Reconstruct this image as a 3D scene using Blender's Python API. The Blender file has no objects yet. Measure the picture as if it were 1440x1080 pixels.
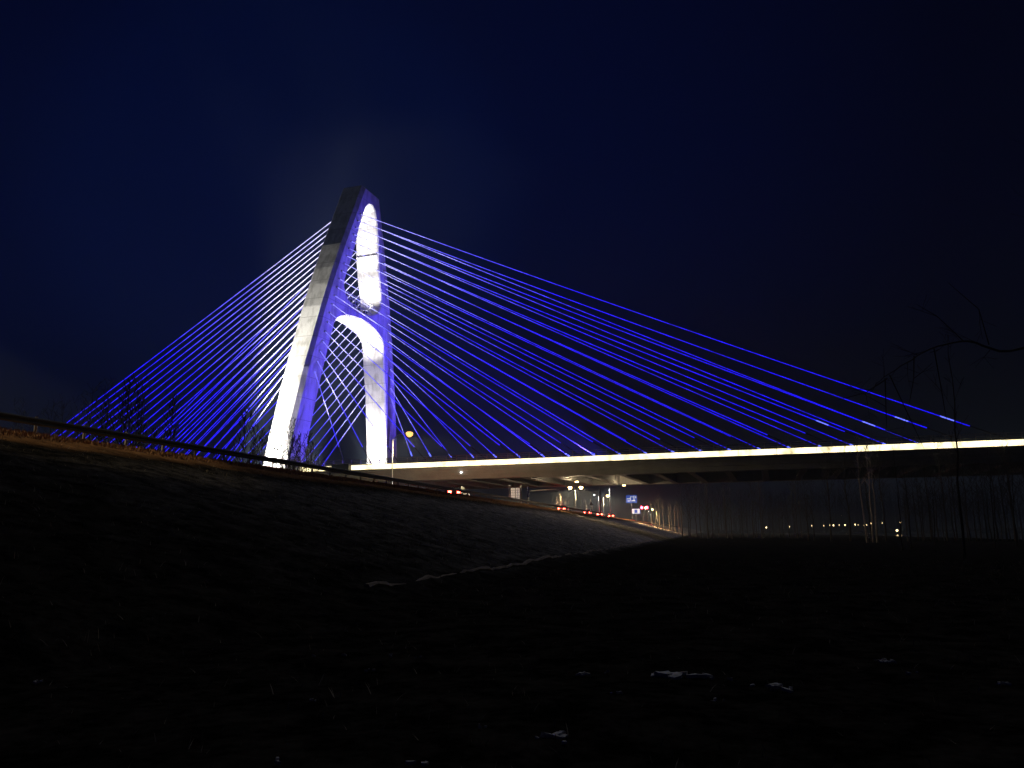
import bpy, math, random
import numpy as np
from mathutils import Vector, Matrix
from mathutils.geometry import tessellate_polygon

random.seed(7)
SC = bpy.context.scene
COL = SC.collection
V3 = lambda *a: np.array(a, float)

# ------------------------------------------------------------------ helpers
class MB:
    """collects faces for one mesh object"""
    def __init__(s):
        s.v = []; s.f = []; s.a = []; s.col = None
    def add(s, vs, fs, att=None):
        o = len(s.v)
        s.v += [tuple(map(float, p)) for p in vs]
        s.f += [tuple(i + o for i in f) for f in fs]
        s.a += list(att) if att is not None else [0.0] * len(vs)
        return s
    def box(s, c, h, ax=None):
        """box with centre c, half sizes h along axes ax (3 unit vectors)"""
        ax = ax or (V3(1, 0, 0), V3(0, 1, 0), V3(0, 0, 1))
        c = np.array(c, float)
        vs = [c + ax[0]*h[0]*i + ax[1]*h[1]*j + ax[2]*h[2]*k for i in (-1, 1) for j in (-1, 1) for k in (-1, 1)]
        return s.add(vs, [(0, 1, 3, 2), (4, 6, 7, 5), (0, 4, 5, 1), (2, 3, 7, 6), (0, 2, 6, 4), (1, 5, 7, 3)])
    def tube(s, pts, rad, n=6, cap=True, att=None):
        pts = [np.array(p, float) for p in pts]
        rad = [rad] * len(pts) if np.isscalar(rad) else list(rad)
        vs, fs, at = [], [], []
        ref = None
        for i, p in enumerate(pts):
            t = pts[min(i+1, len(pts)-1)] - pts[max(i-1, 0)]
            t = t / (np.linalg.norm(t) + 1e-9)
            if ref is None:
                ref = V3(0, 0, 1) if abs(t[2]) < .9 else V3(1, 0, 0)
            a = np.cross(t, ref); a /= np.linalg.norm(a) + 1e-9
            b = np.cross(a, t); ref = b
            for k in range(n):
                w = 2*math.pi*k/n
                vs.append(p + (a*math.cos(w) + b*math.sin(w))*rad[i])
                at.append(att[i] if att else 0.0)
        for i in range(len(pts)-1):
            for k in range(n):
                k2 = (k+1) % n
                fs.append((i*n+k, i*n+k2, (i+1)*n+k2, (i+1)*n+k))
        if cap:
            fs.append(tuple(range(n-1, -1, -1)))
            fs.append(tuple((len(pts)-1)*n + k for k in range(n)))
        return s.add(vs, fs, at)
    def prism(s, prof, p0, p1, axu, axv):
        """profile (u,v) list extruded from p0 to p1"""
        n = len(prof)
        vs = [p0 + axu*u + axv*v for u, v in prof] + [p1 + axu*u + axv*v for u, v in prof]
        fs = [(i, (i+1) % n, n+(i+1) % n, n+i) for i in range(n)]
        fs += [tuple(range(n-1, -1, -1)), tuple(range(n, 2*n))]
        return s.add(vs, fs)
    def build(s, name, mat, parent=None, org=None, smooth=False, fix=True):
        me = bpy.data.meshes.new(name)
        if org is None:
            org = origin(parent) if parent is not None else (0, 0, 0)
        vs = [(p[0]-org[0], p[1]-org[1], p[2]-org[2]) for p in s.v]
        me.from_pydata(vs, [], s.f)
        if any(s.a):
            at = me.attributes.new('led', 'FLOAT', 'POINT')
            at.data.foreach_set('value', s.a)
        if fix:
            import bmesh
            bm = bmesh.new(); bm.from_mesh(me)
            bmesh.ops.recalc_face_normals(bm, faces=bm.faces)
            bm.to_mesh(me); bm.free()
        me.materials.append(mat)
        if smooth:
            for p in me.polygons: p.use_smooth = True
        o = bpy.data.objects.new(name, me)
        COL.objects.link(o)
        if parent is not None:
            o.parent = parent
        else:
            o.location = org
        return o

def origin(o):
    x = np.zeros(3)
    while o is not None:
        x += np.array(o.location); o = o.parent
    return x

def tag(o, label=None, cat=None, group=None, kind=None):
    if label: o['label'] = label
    if cat: o['category'] = cat
    if group: o['group'] = group
    if kind: o['kind'] = kind
    return o

def thing(name, loc, label, cat, group=None):
    o = bpy.data.objects.new(name, None)
    o.empty_display_size = .3
    COL.objects.link(o); o.location = tuple(loc)
    return tag(o, label, cat, group)

def copy_tree(o, parent=None):
    c = o.copy(); COL.objects.link(c)
    if parent is not None:
        c.parent = parent
    for ch in list(o.children):
        copy_tree(ch, c)
    return c

# ------------------------------------------------------------------ materials
def mat(name, col, rough=.7, metal=0., noise=None, emit=None, es=0., bump=0., spec=.5, alpha=None):
    """principled; noise=(scale, second colour, amount)"""
    m = bpy.data.materials.new(name); m.use_nodes = True
    nt = m.node_tree; b = nt.nodes['Principled BSDF']
    b.inputs['Base Color'].default_value = (*col, 1)
    b.inputs['Roughness'].default_value = rough
    b.inputs['Metallic'].default_value = metal
    b.inputs['Specular IOR Level'].default_value = spec
    if noise:
        tc = nt.nodes.new('ShaderNodeTexCoord')
        n = nt.nodes.new('ShaderNodeTexNoise'); n.inputs['Scale'].default_value = noise[0]
        n.inputs['Detail'].default_value = 8; n.inputs['Roughness'].default_value = .65
        nt.links.new(tc.outputs['Object'], n.inputs['Vector'])
        r = nt.nodes.new('ShaderNodeValToRGB')
        r.color_ramp.elements[0].position = .5 - .5*noise[2]; r.color_ramp.elements[1].position = .5 + .5*noise[2]
        r.color_ramp.elements[0].color = (*noise[1], 1); r.color_ramp.elements[1].color = (*col, 1)
        nt.links.new(n.outputs['Fac'], r.inputs['Fac']); nt.links.new(r.outputs['Color'], b.inputs['Base Color'])
        if bump:
            bp = nt.nodes.new('ShaderNodeBump'); bp.inputs['Strength'].default_value = bump
            bp.inputs['Distance'].default_value = .05
            nt.links.new(n.outputs['Fac'], bp.inputs['Height']); nt.links.new(bp.outputs['Normal'], b.inputs['Normal'])
    if emit:
        b.inputs['Emission Color'].default_value = (*emit, 1); b.inputs['Emission Strength'].default_value = es
    return m

M = {}
M['dark_steel'] = mat('dark steel', (.03, .03, .032), .5, .3, (6., (.018, .017, .017), .5))
M['galv'] = mat('galvanised steel', (.42, .43, .44), .45, .6, (9., (.28, .28, .28), .5))
M['post_steel'] = mat('weathered steel post', (.35, .34, .33), .6, .2, (9., (.2, .19, .18), .5))
M['rail_steel'] = mat('dull guardrail steel', (.045, .045, .045), .7, .2, (5., (.028, .026, .024), .5))
M['white_paint'] = mat('white paint', (.75, .75, .74), .5, 0, (8., (.6, .6, .58), .4))
M['blue_paint'] = mat('dark blue paint', (.03, .035, .22), .45)
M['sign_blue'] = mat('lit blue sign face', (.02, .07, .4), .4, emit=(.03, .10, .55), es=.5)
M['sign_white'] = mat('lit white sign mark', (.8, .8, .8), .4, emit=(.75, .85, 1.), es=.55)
M['sign_grey'] = mat('sign back grey', (.25, .25, .26), .6, .2)
M['bark'] = mat('grey bark', (.11, .095, .08), .9, 0, (4., (.06, .05, .045), .5))
M['bark_lit'] = mat('lamplit bark', (.30, .25, .20), .9, 0, (4., (.18, .15, .12), .5))  # lighter copy of the grey bark, street lamp light put into its colour
M['bark_dark'] = mat('dark bark', (.04, .034, .03), .9, 0, (4., (.022, .02, .018), .5))
M['bark_pale'] = mat('pale birch bark', (.62, .56, .5), .8, 0, (3., (.35, .28, .24), .4))
M['asphalt'] = mat('asphalt', (.05, .05, .052), .55, 0, (3., (.035, .035, .036), .6))
M['road_paint'] = mat('road marking white', (.7, .7, .68), .6, 0, (4., (.5, .5, .48), .5))
M['kerb'] = mat('kerb concrete', (.3, .29, .28), .8, 0, (4., (.2, .19, .18), .5))
M['girder'] = mat('deck concrete', (.34, .33, .30), .75, 0, (.35, (.2, .19, .175), .55), bump=.1)
M['kerb_pale'] = mat('pale worn concrete', (.40, .32, .27), .95, 0, (1.6, (.12, .10, .09), .6))
M['snow'] = mat('old snow', (.72, .72, .74), .8, 0, (14., (.4, .38, .36), .6))
M['grass_dry'] = mat('dry orange grass', (.42, .21, .085), .9, 0, (1.5, (.2, .10, .045), .6))
M['weed'] = mat('dry weed stalks', (.34, .29, .22), .9)
M['car_dark'] = mat('dark car paint', (.03, .03, .035), .3, .2, spec=.6)
M['car_white'] = mat('white car paint', (.6, .6, .6), .3, .1, spec=.6)
M['car_red'] = mat('red car paint', (.3, .03, .03), .3, .1, spec=.6)
M['car_glass'] = mat('car glass', (.02, .022, .025), .1, 0, spec=.6)
M['rubber'] = mat('tyre rubber', (.02, .02, .02), .8)
M['rim'] = mat('alloy rim', (.4, .4, .4), .35, .7)
M['tail'] = mat('tail lamp', (.3, .01, .01), .4, emit=(1., .05, .03), es=60)
M['head'] = mat('head lamp', (.8, .8, .8), .3, emit=(1., .95, .85), es=12)
M['red_on'] = mat('red signal lens', (.3, .01, .02), .4, emit=(1., .03, .06), es=45)
M['green_on'] = mat('green signal lens', (.01, .2, .1), .4, emit=(.05, 1., .5), es=5)
M['lens_off'] = mat('unlit signal lens', (.03, .03, .03), .4)
M['lamp_warm'] = mat('sodium lamp glass', (.8, .7, .5), .4, emit=(1., .50, .13), es=1.9)
M['lamp_yellow'] = mat('warm lamp glass', (.8, .7, .5), .4, emit=(1., .62, .22), es=30)
M['lamp_cool'] = mat('cool lamp glass', (.8, .8, .8), .4, emit=(.9, .9, .85), es=9)
M['lamp_far'] = mat('distant lamp globe', (.8, .7, .5), .4, emit=(1., .72, .34), es=6)
M['flood_glass'] = mat('floodlight glass', (.8, .8, .8), .3, emit=(1., .97, .9), es=8)
M['flood_blue'] = mat('blue floodlight glass', (.1, .1, .8), .3, emit=(.12, .08, 1.), es=8)
M['strip'] = mat('led light strip', (.8, .75, .55), .4, emit=(1., .84, .46), es=2.6)
def strip_var(m):
    nt = m.node_tree; b = nt.nodes['Principled BSDF']; L = nt.links
    tc = nt.nodes.new('ShaderNodeTexCoord'); n = nt.nodes.new('ShaderNodeTexNoise'); n.inputs['Scale'].default_value = .32; n.inputs['Detail'].default_value = 6
    n.inputs['Roughness'].default_value = .7; L.new(tc.outputs['Object'], n.inputs['Vector'])
    mr = nt.nodes.new('ShaderNodeMapRange'); mr.inputs['From Min'].default_value = .3; mr.inputs['From Max'].default_value = .7
    mr.inputs['To Min'].default_value = .5; mr.inputs['To Max'].default_value = 4.6
    L.new(n.outputs['Fac'], mr.inputs['Value']); L.new(mr.outputs['Result'], b.inputs['Emission Strength'])
strip_var(M['strip'])
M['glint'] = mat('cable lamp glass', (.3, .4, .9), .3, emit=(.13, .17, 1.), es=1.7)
M['pipe'] = mat('anchor pipe steel', (.05, .05, .07), .5, .3)
M['grille'] = mat('maintenance grille steel', (.5, .5, .46), .5, .2)

# ------------------------------------------------------------------ bridge frame: C centre of pylon, d along the deck, n across it
TH = .327
C = V3(-38.92, 168.49, 0)
D = V3(math.cos(TH), -math.sin(TH), 0)
N = V3(math.sin(TH), math.cos(TH), 0)
Z = V3(0, 0, 1)
ZT, H, W = 78.2, 12.6, 17.24
hwf = lambda z: 25.745 - 22.084*(z/ZT) + 2.839*4*(z/ZT)*(1 - z/ZT)     # outer half width of the pylon
bbf = lambda z: 6.978 - 3.083*(z/ZT)                                    # leg width
aaf = lambda z: 5.143 + 1.116*(z/ZT)                                    # depth along the deck
lef = lambda z: 4.06*z/ZT                                               # lean along the deck
BP = lambda s, n, z: C + D*s + N*n + Z*z

# concrete of the pylon: pale paint, faint pours, rain streaks
def pylon_mat():
    m = mat('pale pylon concrete', (.62, .61, .58), .7)
    nt = m.node_tree; b = nt.nodes['Principled BSDF']; L = nt.links
    tc = nt.nodes.new('ShaderNodeTexCoord')
    mp = nt.nodes.new('ShaderNodeMapping'); mp.inputs['Scale'].default_value = (1.4, 1.4, .05)
    L.new(tc.outputs['Object'], mp.inputs['Vector'])
    st = nt.nodes.new('ShaderNodeTexNoise'); st.inputs['Scale'].default_value = 1.; st.inputs['Detail'].default_value = 6
    L.new(mp.outputs['Vector'], st.inputs['Vector'])
    bl = nt.nodes.new('ShaderNodeTexNoise'); bl.inputs['Scale'].default_value = .35; bl.inputs['Detail'].default_value = 7
    L.new(tc.outputs['Object'], bl.inputs['Vector'])
    mx = nt.nodes.new('ShaderNodeMath'); mx.operation = 'MULTIPLY'
    L.new(st.outputs['Fac'], mx.inputs[0]); L.new(bl.outputs['Fac'], mx.inputs[1])
    r = nt.nodes.new('ShaderNodeValToRGB')
    r.color_ramp.elements[0].position = .12; r.color_ramp.elements[0].color = (.36, .35, .32, 1)
    r.color_ramp.elements[1].position = .30; r.color_ramp.elements[1].color = (.66, .65, .62, 1)
    L.new(mx.outputs[0], r.inputs['Fac'])
    # pour joints every 4.4 m
    sx = nt.nodes.new('ShaderNodeSeparateXYZ'); L.new(tc.outputs['Object'], sx.inputs[0])
    md = nt.nodes.new('ShaderNodeMath'); md.operation = 'MODULO'; md.inputs[1].default_value = 4.4
    ad = nt.nodes.new('ShaderNodeMath'); ad.operation = 'ADD'; ad.inputs[1].default_value = 44.
    L.new(sx.outputs['Z'], ad.inputs[0]); L.new(ad.outputs[0], md.inputs[0])
    lt = nt.nodes.new('ShaderNodeMath'); lt.operation = 'LESS_THAN'; lt.inputs[1].default_value = .10
    L.new(md.outputs[0], lt.inputs[0])
    mix = nt.nodes.new('ShaderNodeMix'); mix.data_type = 'RGBA'
    L.new(lt.outputs[0], mix.inputs['Factor']); L.new(r.outputs['Color'], mix.inputs['A'])
    mix.inputs['B'].default_value = (.3, .29, .27, 1)
    L.new(mix.outputs['Result'], b.inputs['Base Color'])
    bp = nt.nodes.new('ShaderNodeBump'); bp.inputs['Strength'].default_value = .25; bp.inputs['Distance'].default_value = .06
    L.new(bl.outputs['Fac'], bp.inputs['Height']); L.new(bp.outputs['Normal'], b.inputs['Normal'])
    return m
M['pylon'] = pylon_mat()

# stay cables: pale sheath carrying a string of LEDs, blue, with flood spill at the pylon painted in violet-white
def cable_mat():
    m = mat('stay cable sheath with led string', (.36, .36, .42), .5)
    nt = m.node_tree; b = nt.nodes['Principled BSDF']; L = nt.links
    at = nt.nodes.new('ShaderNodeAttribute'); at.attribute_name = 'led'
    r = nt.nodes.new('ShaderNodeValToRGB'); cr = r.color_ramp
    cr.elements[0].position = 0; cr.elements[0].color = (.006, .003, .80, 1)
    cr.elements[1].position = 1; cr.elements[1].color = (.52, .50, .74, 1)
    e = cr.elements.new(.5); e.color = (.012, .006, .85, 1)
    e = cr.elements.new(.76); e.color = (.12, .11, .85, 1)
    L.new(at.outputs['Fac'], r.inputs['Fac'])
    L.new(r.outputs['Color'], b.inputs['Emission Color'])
    tc = nt.nodes.new('ShaderNodeTexCoord'); nz = nt.nodes.new('ShaderNodeTexNoise'); nz.inputs['Scale'].default_value = .55; nz.inputs['Detail'].default_value = 5
    nz.inputs['Roughness'].default_value = .75
    L.new(tc.outputs['Object'], nz.inputs['Vector'])
    mr = nt.nodes.new('ShaderNodeMapRange'); mr.inputs['From Min'].default_value = .3; mr.inputs['From Max'].default_value = .7
    mr.inputs['To Min'].default_value = .5; mr.inputs['To Max'].default_value = 2.5
    L.new(nz.outputs['Fac'], mr.inputs['Value']); L.new(mr.outputs['Result'], b.inputs['Emission Strength'])
    m.cycles.emission_sampling = 'NONE'
    return m
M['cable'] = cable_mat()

bridge = thing('cable_stayed_bridge', BP(0, 0, 0), 'cable stayed bridge at night with a white lit pylon and fans of glowing blue cables', 'bridge')

# ---- pylon
outer_z = [-6, 8, 20, 33, 46.6, 52, 56, 62, ZT]
slot = [(-1.75, 73.9), (-3.2, 71.2), (-4.3, 67.6), (-5.1, 63.6), (-6.3, 59.4), (-7.4, 56.6), (-8.25, 54.2), (-8.15, 52.6), (-7.2, 51.2),
        (-5.6, 50.2), (-3.4, 49.5), (0, 49.2), (3.4, 49.5), (5.6, 50.2), (7.2, 51.2), (8.15, 52.6), (8.25, 54.2), (7.4, 56.6), (6.3, 59.4),
        (5.1, 63.6), (4.3, 67.6), (3.2, 71.2), (1.75, 73.9), (.9, 74.5), (0, 74.7), (-.9, 74.5)]
arch = [(-10.7, 43.8), (-10.1, 44.9), (-8.6, 45.8), (-6.2, 46.6), (-3.2, 47.15), (0, 47.35), (3.2, 47.15), (6.2, 46.6), (8.6, 45.8), (10.1, 44.9), (10.7, 43.8)]
inner = [(hwf(z)-bbf(z), z) for z in (-6, 8, 20, 33)]
# going round: left foot outer, up, top, down the right, inner right up, arch, inner left down
outl = [(-hwf(z), z) for z in outer_z] + [(hwf(z), z) for z in reversed(outer_z)]
chf = [.75]*len(outl)
rest = inner + list(reversed(arch)) + [(-a, z) for a, z in reversed(inner)]
ring = outl + rest
ch = chf + [.28]*len(rest)
def inset(poly, c, sgn):
    out = []
    n_ = len(poly)
    for i, p in enumerate(poly):
        a = V3(*poly[i-1]); b_ = V3(*poly[(i+1) % n_]); p = V3(*p)
        e1 = (p-a)/np.linalg.norm(p-a); e2 = (b_-p)/np.linalg.norm(b_-p)
        m1 = V3(-e1[1], e1[0]); m2 = V3(-e2[1], e2[0]); q = m1+m2; q /= np.linalg.norm(q)
        q /= max(.5, float(np.dot(q, m1)))
        out.append(tuple(p + sgn*q*c[i]))
    return out
def area(p): return sum(p[i-1][0]*p[i][1]-p[i][0]*p[i-1][1] for i in range(len(p)))/2
ring_in = inset(ring, ch, 1 if area(ring) > 0 else -1)
slot_ch = [.28]*len(slot)
slot_in = inset(slot, slot_ch, -1 if area(slot) > 0 else 1)
pm = MB()
def pw(nz, side, back_off):
    nn, z = nz
    return BP(lef(z) + side*(aaf(z)/2 - back_off), nn, z)
def loops(full, ins, c):
    """four rings: front inset, front shoulder, back shoulder, back inset"""
    return [[pw(q, 1, 0) for q in ins], [pw(q, 1, ci) for q, ci in zip(full, c)],
            [pw(q, -1, ci) for q, ci in zip(full, c)], [pw(q, -1, 0) for q in ins]]
for full, ins, c in ((ring, ring_in, ch), (slot, slot_in, slot_ch)):
    R = loops(full, ins, c); k = len(full)
    vs = [p for r in R for p in r]
    pm.add(vs, [(j*k+i, j*k+(i+1) % k, (j+1)*k+(i+1) % k, (j+1)*k+i) for j in range(3) for i in range(k)])
tri = tessellate_polygon([[Vector((a, b_, 0)) for a, b_ in ring_in], [Vector((a, b_, 0)) for a, b_ in slot_in]])
allp = ring_in + slot_in
for side in (1, -1):
    pm.add([pw(q, side, 0) for q in allp], [tuple(t) for t in tri])
pylon = pm.build('pylon', M['pylon'], bridge)
import bmesh
bm = bmesh.new(); bm.from_mesh(pylon.data)
bmesh.ops.remove_doubles(bm, verts=bm.verts, dist=.002); bmesh.ops.recalc_face_normals(bm, faces=bm.faces)
bm.to_mesh(pylon.data); bm.free()
# things on the pylon: access bars across the slot, grille in its bottom, cable sockets
for z in (57.2, 64.4):
    hwid = np.interp(z, [54.2, 56.6, 59.4, 63.6, 67.6], [8.25, 7.4, 6.3, 5.1, 4.3])
    for sg in (-1, 1):
        MB().box(BP(lef(z), sg*(hwid-.07), z), (aaf(z)/2-.35, .07, .12), (D, N, Z)).build('platform_bar', M['white_paint'], pylon)
g = MB()
for k in range(-6, 7):
    zb = np.interp(abs(k*1.15), [0, 3.4, 5.6, 7.2, 8.2], [49.2, 49.5, 50.2, 51.2, 52.8])
    g.box(BP(lef(52)+2.2, k*1.15, (zb+52.3)/2), (.07, .06, (52.3-zb)/2), (D, N, Z))
for z, hn in ((52.3, 8.1), (51.2, 7.1), (50.2, 5.5)):
    g.box(BP(lef(52)+2.2, 0, z), (.06, hn, .07), (D, N, Z))
g.build('maintenance_grille', M['grille'], pylon)

# ---- deck
S0, S1 = -128., 262.
dk = MB()
dk.prism([(-W, H-.55), (W, H-.55), (W, H-.12), (-W, H-.12)], BP(S0, 0, 0), BP(S1, 0, 0), N, Z)
dk.build('deck', M['girder'], bridge)
rs = MB(); rs.box(BP((S0+S1)/2, 0, H-.1), ((S1-S0)/2, W-2.6, .016), (D, N, Z)); rs.build('roadway', M['asphalt'], bridge)
for sg in (-1, 1):
    e = MB()
    pr = [(sg*W, H-.553), (sg*(W+.02), H-1.1), (sg*(W-1.1), H-2.9), (sg*(W-3.2), H-2.9), (sg*(W-3.9), H-.553)]
    e.prism(pr, BP(S0, 0, 0), BP(S1, 0, 0), N, Z)
    for z in (H-1.45, H-2.1):       # longitudinal stiffener ledges on the outer web
        y0 = W - 1.08*(H-1.1-z)/1.8
        e.box(BP((S0+S1)/2, sg*(y0+.06), z), ((S1-S0)/2, .09, .05), (D, N, Z))
    e.build('edge_girder', M['girder'], bridge)
    st = MB()
    x = S0
    while x < S1-1:                     # led modules 5.94 m long, a hand wide gap between them
        st.box(BP(x+2.97, sg*(W+.16), H-.17), (2.93, .14, .42), (D, N, Z)); x += 5.94
    lip = MB(); lip.box(BP((S0+S1)/2, sg*(W+.12), H+.32), ((S1-S0)/2, .12, .04), (D, N, Z)); lip.box(BP((S0+S1)/2, sg*(W+.12), H-.66), ((S1-S0)/2, .12, .04), (D, N, Z))
    lip.build('strip_casing', M['galv'], bridge)
    st.build('light_strip', M['strip'], bridge)
    ra = MB()
    x = S0
    while x < S1:
        ra.box(BP(x, sg*(W-.2), H+.68), (.07, .07, .68), (D, N, Z)); x += 2.0
    for z in (.35, .7, 1.02, 1.36):
        ra.box(BP((S0+S1)/2, sg*(W-.2), H+z), ((S1-S0)/2, .05, .05), (D, N, Z))
    ra.build('railing', M['galv'], bridge)
x = 12.5 - 5.94*18
while x < 240:
    b_ = MB(); b_.box(BP(x, 0, H-1.72), (.3, W-3.3, 1.16), (D, N, Z))
    b_.box(BP(x, 0, H-2.86), (.55, W-3.2, .05), (D, N, Z))
    b_.build('cross_beam', M['girder'], bridge); x += 5.94
cb = MB(); cb.box(BP(12.4, -(W+.75), H-.35), (1.9, .55, .72), (D, N, Z)); cb.box(BP(12.4, -(W+.75), H+.42), (2.0, .65, .05), (D, N, Z))
cb.build('cable_cabinet', M['dark_steel'], bridge)
for s_ in (-84, 150, 228):           # piers, each a crosshead on three tapered columns
    p_ = MB()
    for nn in (-11, 0, 11):
        p_.tube([BP(s_, nn, -5), BP(s_, nn, 5.5), BP(s_, nn, H-3.9)], [1.0, .95, 1.15], 14)
    p_.prism([(-15, H-3.9), (15, H-3.9), (16, H-2.92), (-16, H-2.92)], BP(s_-.9, 0, 0), BP(s_+.9, 0, 0), N, Z)
    p_.build('pier', M['girder'], bridge)
dl = MB(); dl.tube([BP(37, -(W-.2), H-1.75), BP(37, -(W+.15), H-1.8)], .12, 8)
dl.build('fascia_lamp', M['lamp_cool'], bridge)

for s_, n_ in ((56, -6.5), (62, 9.)):
    c0 = BP(s_, n_, H-3.5); h_ = MB(); h_.box(c0 + Z*.28, (.35, .14, .06), (D, N, Z)); h_.box(c0 + Z*.45, (.03, .03, .16), (D, N, Z))
    ho = h_.build('underdeck_lamp', M['dark_steel'], bridge)
    MB().box(c0 + Z*.14, (.28, .1, .07), (D, N, Z)).build('glass', M['lamp_yellow'], ho)
    l = bpy.data.lights.new('underdeck_light', 'POINT'); l.energy = 1500 if n_ < 0 else 700; l.color = (1., .78, .5); l.shadow_soft_size = .15
    lo = bpy.data.objects.new('underdeck_light', l); COL.objects.link(lo); lo.parent = ho; lo.location = tuple(c0 - Z*.1 - origin(bridge))
# ---- stay cables
for k in range(20):
    z = 70.9 - k*(70.9-33)/19 + (.9*math.sin(k/19*math.pi))
    for plane in (-1, 1):
        for span in (1, -1):
            sd = 12.5 + 5.94*(19-k) if span > 0 else -17.2 - 3.42*(19-k)
            A = BP(lef(z) + span*(aaf(z)/2 - .35), plane*(hwf(z) - bbf(z)/2), z)
            B = BP(sd, plane*(W-.6), H)
            Ln = np.linalg.norm(A-B); sag = .0019*Ln*Ln/20
            pt = lambda t: B + (A-B)*t - Z*sag*4*t*(1-t)*.3
            tp = (5.2 + .02*Ln if span > 0 else 2.8)/Ln
            if plane < 0 and span > 0: tp = (4. + .018*Ln)/Ln
            ts = np.linspace(tp, 1, 11)
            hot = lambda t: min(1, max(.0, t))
            # emission whitens towards the pylon as painted flood spill, more so on the back span
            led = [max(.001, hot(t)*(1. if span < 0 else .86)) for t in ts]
            r_ = .076 if span > 0 else .088
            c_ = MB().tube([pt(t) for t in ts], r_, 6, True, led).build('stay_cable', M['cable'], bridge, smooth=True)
            MB().tube([pt(0), pt(tp)], r_*1.25, 6).build('anchor_pipe', M['pipe'], c_)
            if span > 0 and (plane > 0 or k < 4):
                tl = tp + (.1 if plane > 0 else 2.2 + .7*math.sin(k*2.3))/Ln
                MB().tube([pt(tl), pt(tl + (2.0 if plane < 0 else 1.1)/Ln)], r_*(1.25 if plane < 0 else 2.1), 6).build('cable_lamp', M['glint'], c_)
            so = MB(); dr = (B-A)/Ln
            so.tube([A + dr*.1, A + dr*.75], [.24, .17], 8); so.build('cable_socket', M['pylon'], c_)

# ------------------------------------------------------------------ lamps
def spot(parent, loc, tgt, watts, col, ang, blend=.3, size=.25, name='flood_lamp'):
    l = bpy.data.lights.new(name, 'SPOT'); l.energy = watts; l.color = col
    l.spot_size = math.radians(ang); l.spot_blend = blend; l.shadow_soft_size = size
    o = bpy.data.objects.new(name, l); COL.objects.link(o)
    org = origin(parent) if parent is not None else V3(0, 0, 0)
    o.location = tuple(np.array(loc) - org)
    o.rotation_euler = Vector(np.array(tgt)-np.array(loc)).to_track_quat('-Z', 'Y').to_euler()
    if parent is not None: o.parent = parent
    return o
def fixture(loc, tgt, name, label, glass, group=None, parent=None, foot=1.2):
    """floodlight: yoke, housing, glass; stands at loc and looks at tgt"""
    loc = np.array(loc, float); a = np.array(tgt)-loc; a /= np.linalg.norm(a)
    sx = np.cross(a, Z); sx /= np.linalg.norm(sx); up = np.cross(sx, a)
    t = thing(name, loc - Z*foot, label, 'floodlight', group) if parent is None else None
    own = t if t is not None else parent
    h = MB(); h.box(loc - a*.35, (.5, .2, .4), (sx, a, up)); h.box(loc - a*.62, (.4, .08, .3), (sx, a, up))
    hb = h.build('housing', M['dark_steel'], own)
    g_ = MB(); g_.box(loc - a*.12, (.44, .03, .34), (sx, a, up)); g_.build('glass', M[glass], own if t is not None else hb)
    if t is not None:
        y = MB()
        for q in (-1, 1): y.box(loc + sx*q*.56 - Z*foot/2 - a*.35, (.05, .05, foot/2), (sx, np.cross(Z, sx), Z))
        y.build('yoke', M['dark_steel'], t)
    return t if t is not None else hb

WH = (1., .96, .88)
VI = (.092, .058, 1.)
VW = (.72, .70, 1.)
# outer face of the near leg (and of the far leg, out of sight)
for sg, lab in ((-1, 'white floodlight on the ground beside the near pylon leg'), (1, 'white floodlight on the ground behind the far pylon leg')):
    q = BP(-5, sg*33.2, 1.2); tg = BP(1.6, sg*14.2, 50)
    f_ = fixture(q, tg, 'floodlight', lab, 'flood_glass')
    spot(f_, q, tg, 780000 if sg < 0 else 60000, WH, 15.5, .8)
    q3 = BP(-1.5, sg*31., 1.2); f3 = fixture(q3, BP(0, sg*22.3, 18), 'floodlight', lab.replace('white floodlight', 'lower aimed white floodlight'), 'flood_glass')
    spot(f3, q3, BP(0, sg*22.3, 18), (600000 if sg < 0 else 60000), WH, 42, .6)
# inner faces of the legs: floods on deck level at the legs' feet
for sg in (-1, 1):
    q = BP(1.2, sg*9, H+.6); tg = BP(1, sg*15.5, 24)
    f_ = fixture(q, tg, 'floodlight', 'x', 'flood_glass', parent=pylon)
    spot(f_, q, tg, 40000, WH, 100, .8)
    q2 = BP(.4, -sg*13.5, H+.6); tg2 = BP(2.4, sg*6.5, 47)
    f2 = fixture(q2, tg2, 'floodlight', 'x', 'flood_glass', parent=pylon)
    spot(f2, q2, tg2, 150000, WH, 26, .5)
# slot: two floods in its bottom shining up
for sg in (-1, 1):
    q = BP(lef(52)+sg*1.5, 3.4, 50.6); tg = BP(lef(66)+sg*1.2, 5.2, 64)
    f_ = fixture(q, tg, 'floodlight', 'x', 'flood_glass', parent=pylon)
    spot(f_, q, tg, 6500, WH, 120, .8)
    spot(f_, q, BP(lef(71)+sg*.8, 3.6, 71.5), 42000, WH, 30, .7)
# violet floods on the deck in front of and behind the pylon
for sd, sg in ((1, 1), (-1, -1)):
    q = BP(sd*60, sg*16, H+.9); tg = BP(0, -sg*7, 40)
    f_ = fixture(q, tg, 'floodlight', 'x', 'flood_blue', parent=bridge)
    spot(f_, q, tg, 285000 if sd > 0 else 60000, VI, 62, .6)

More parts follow.
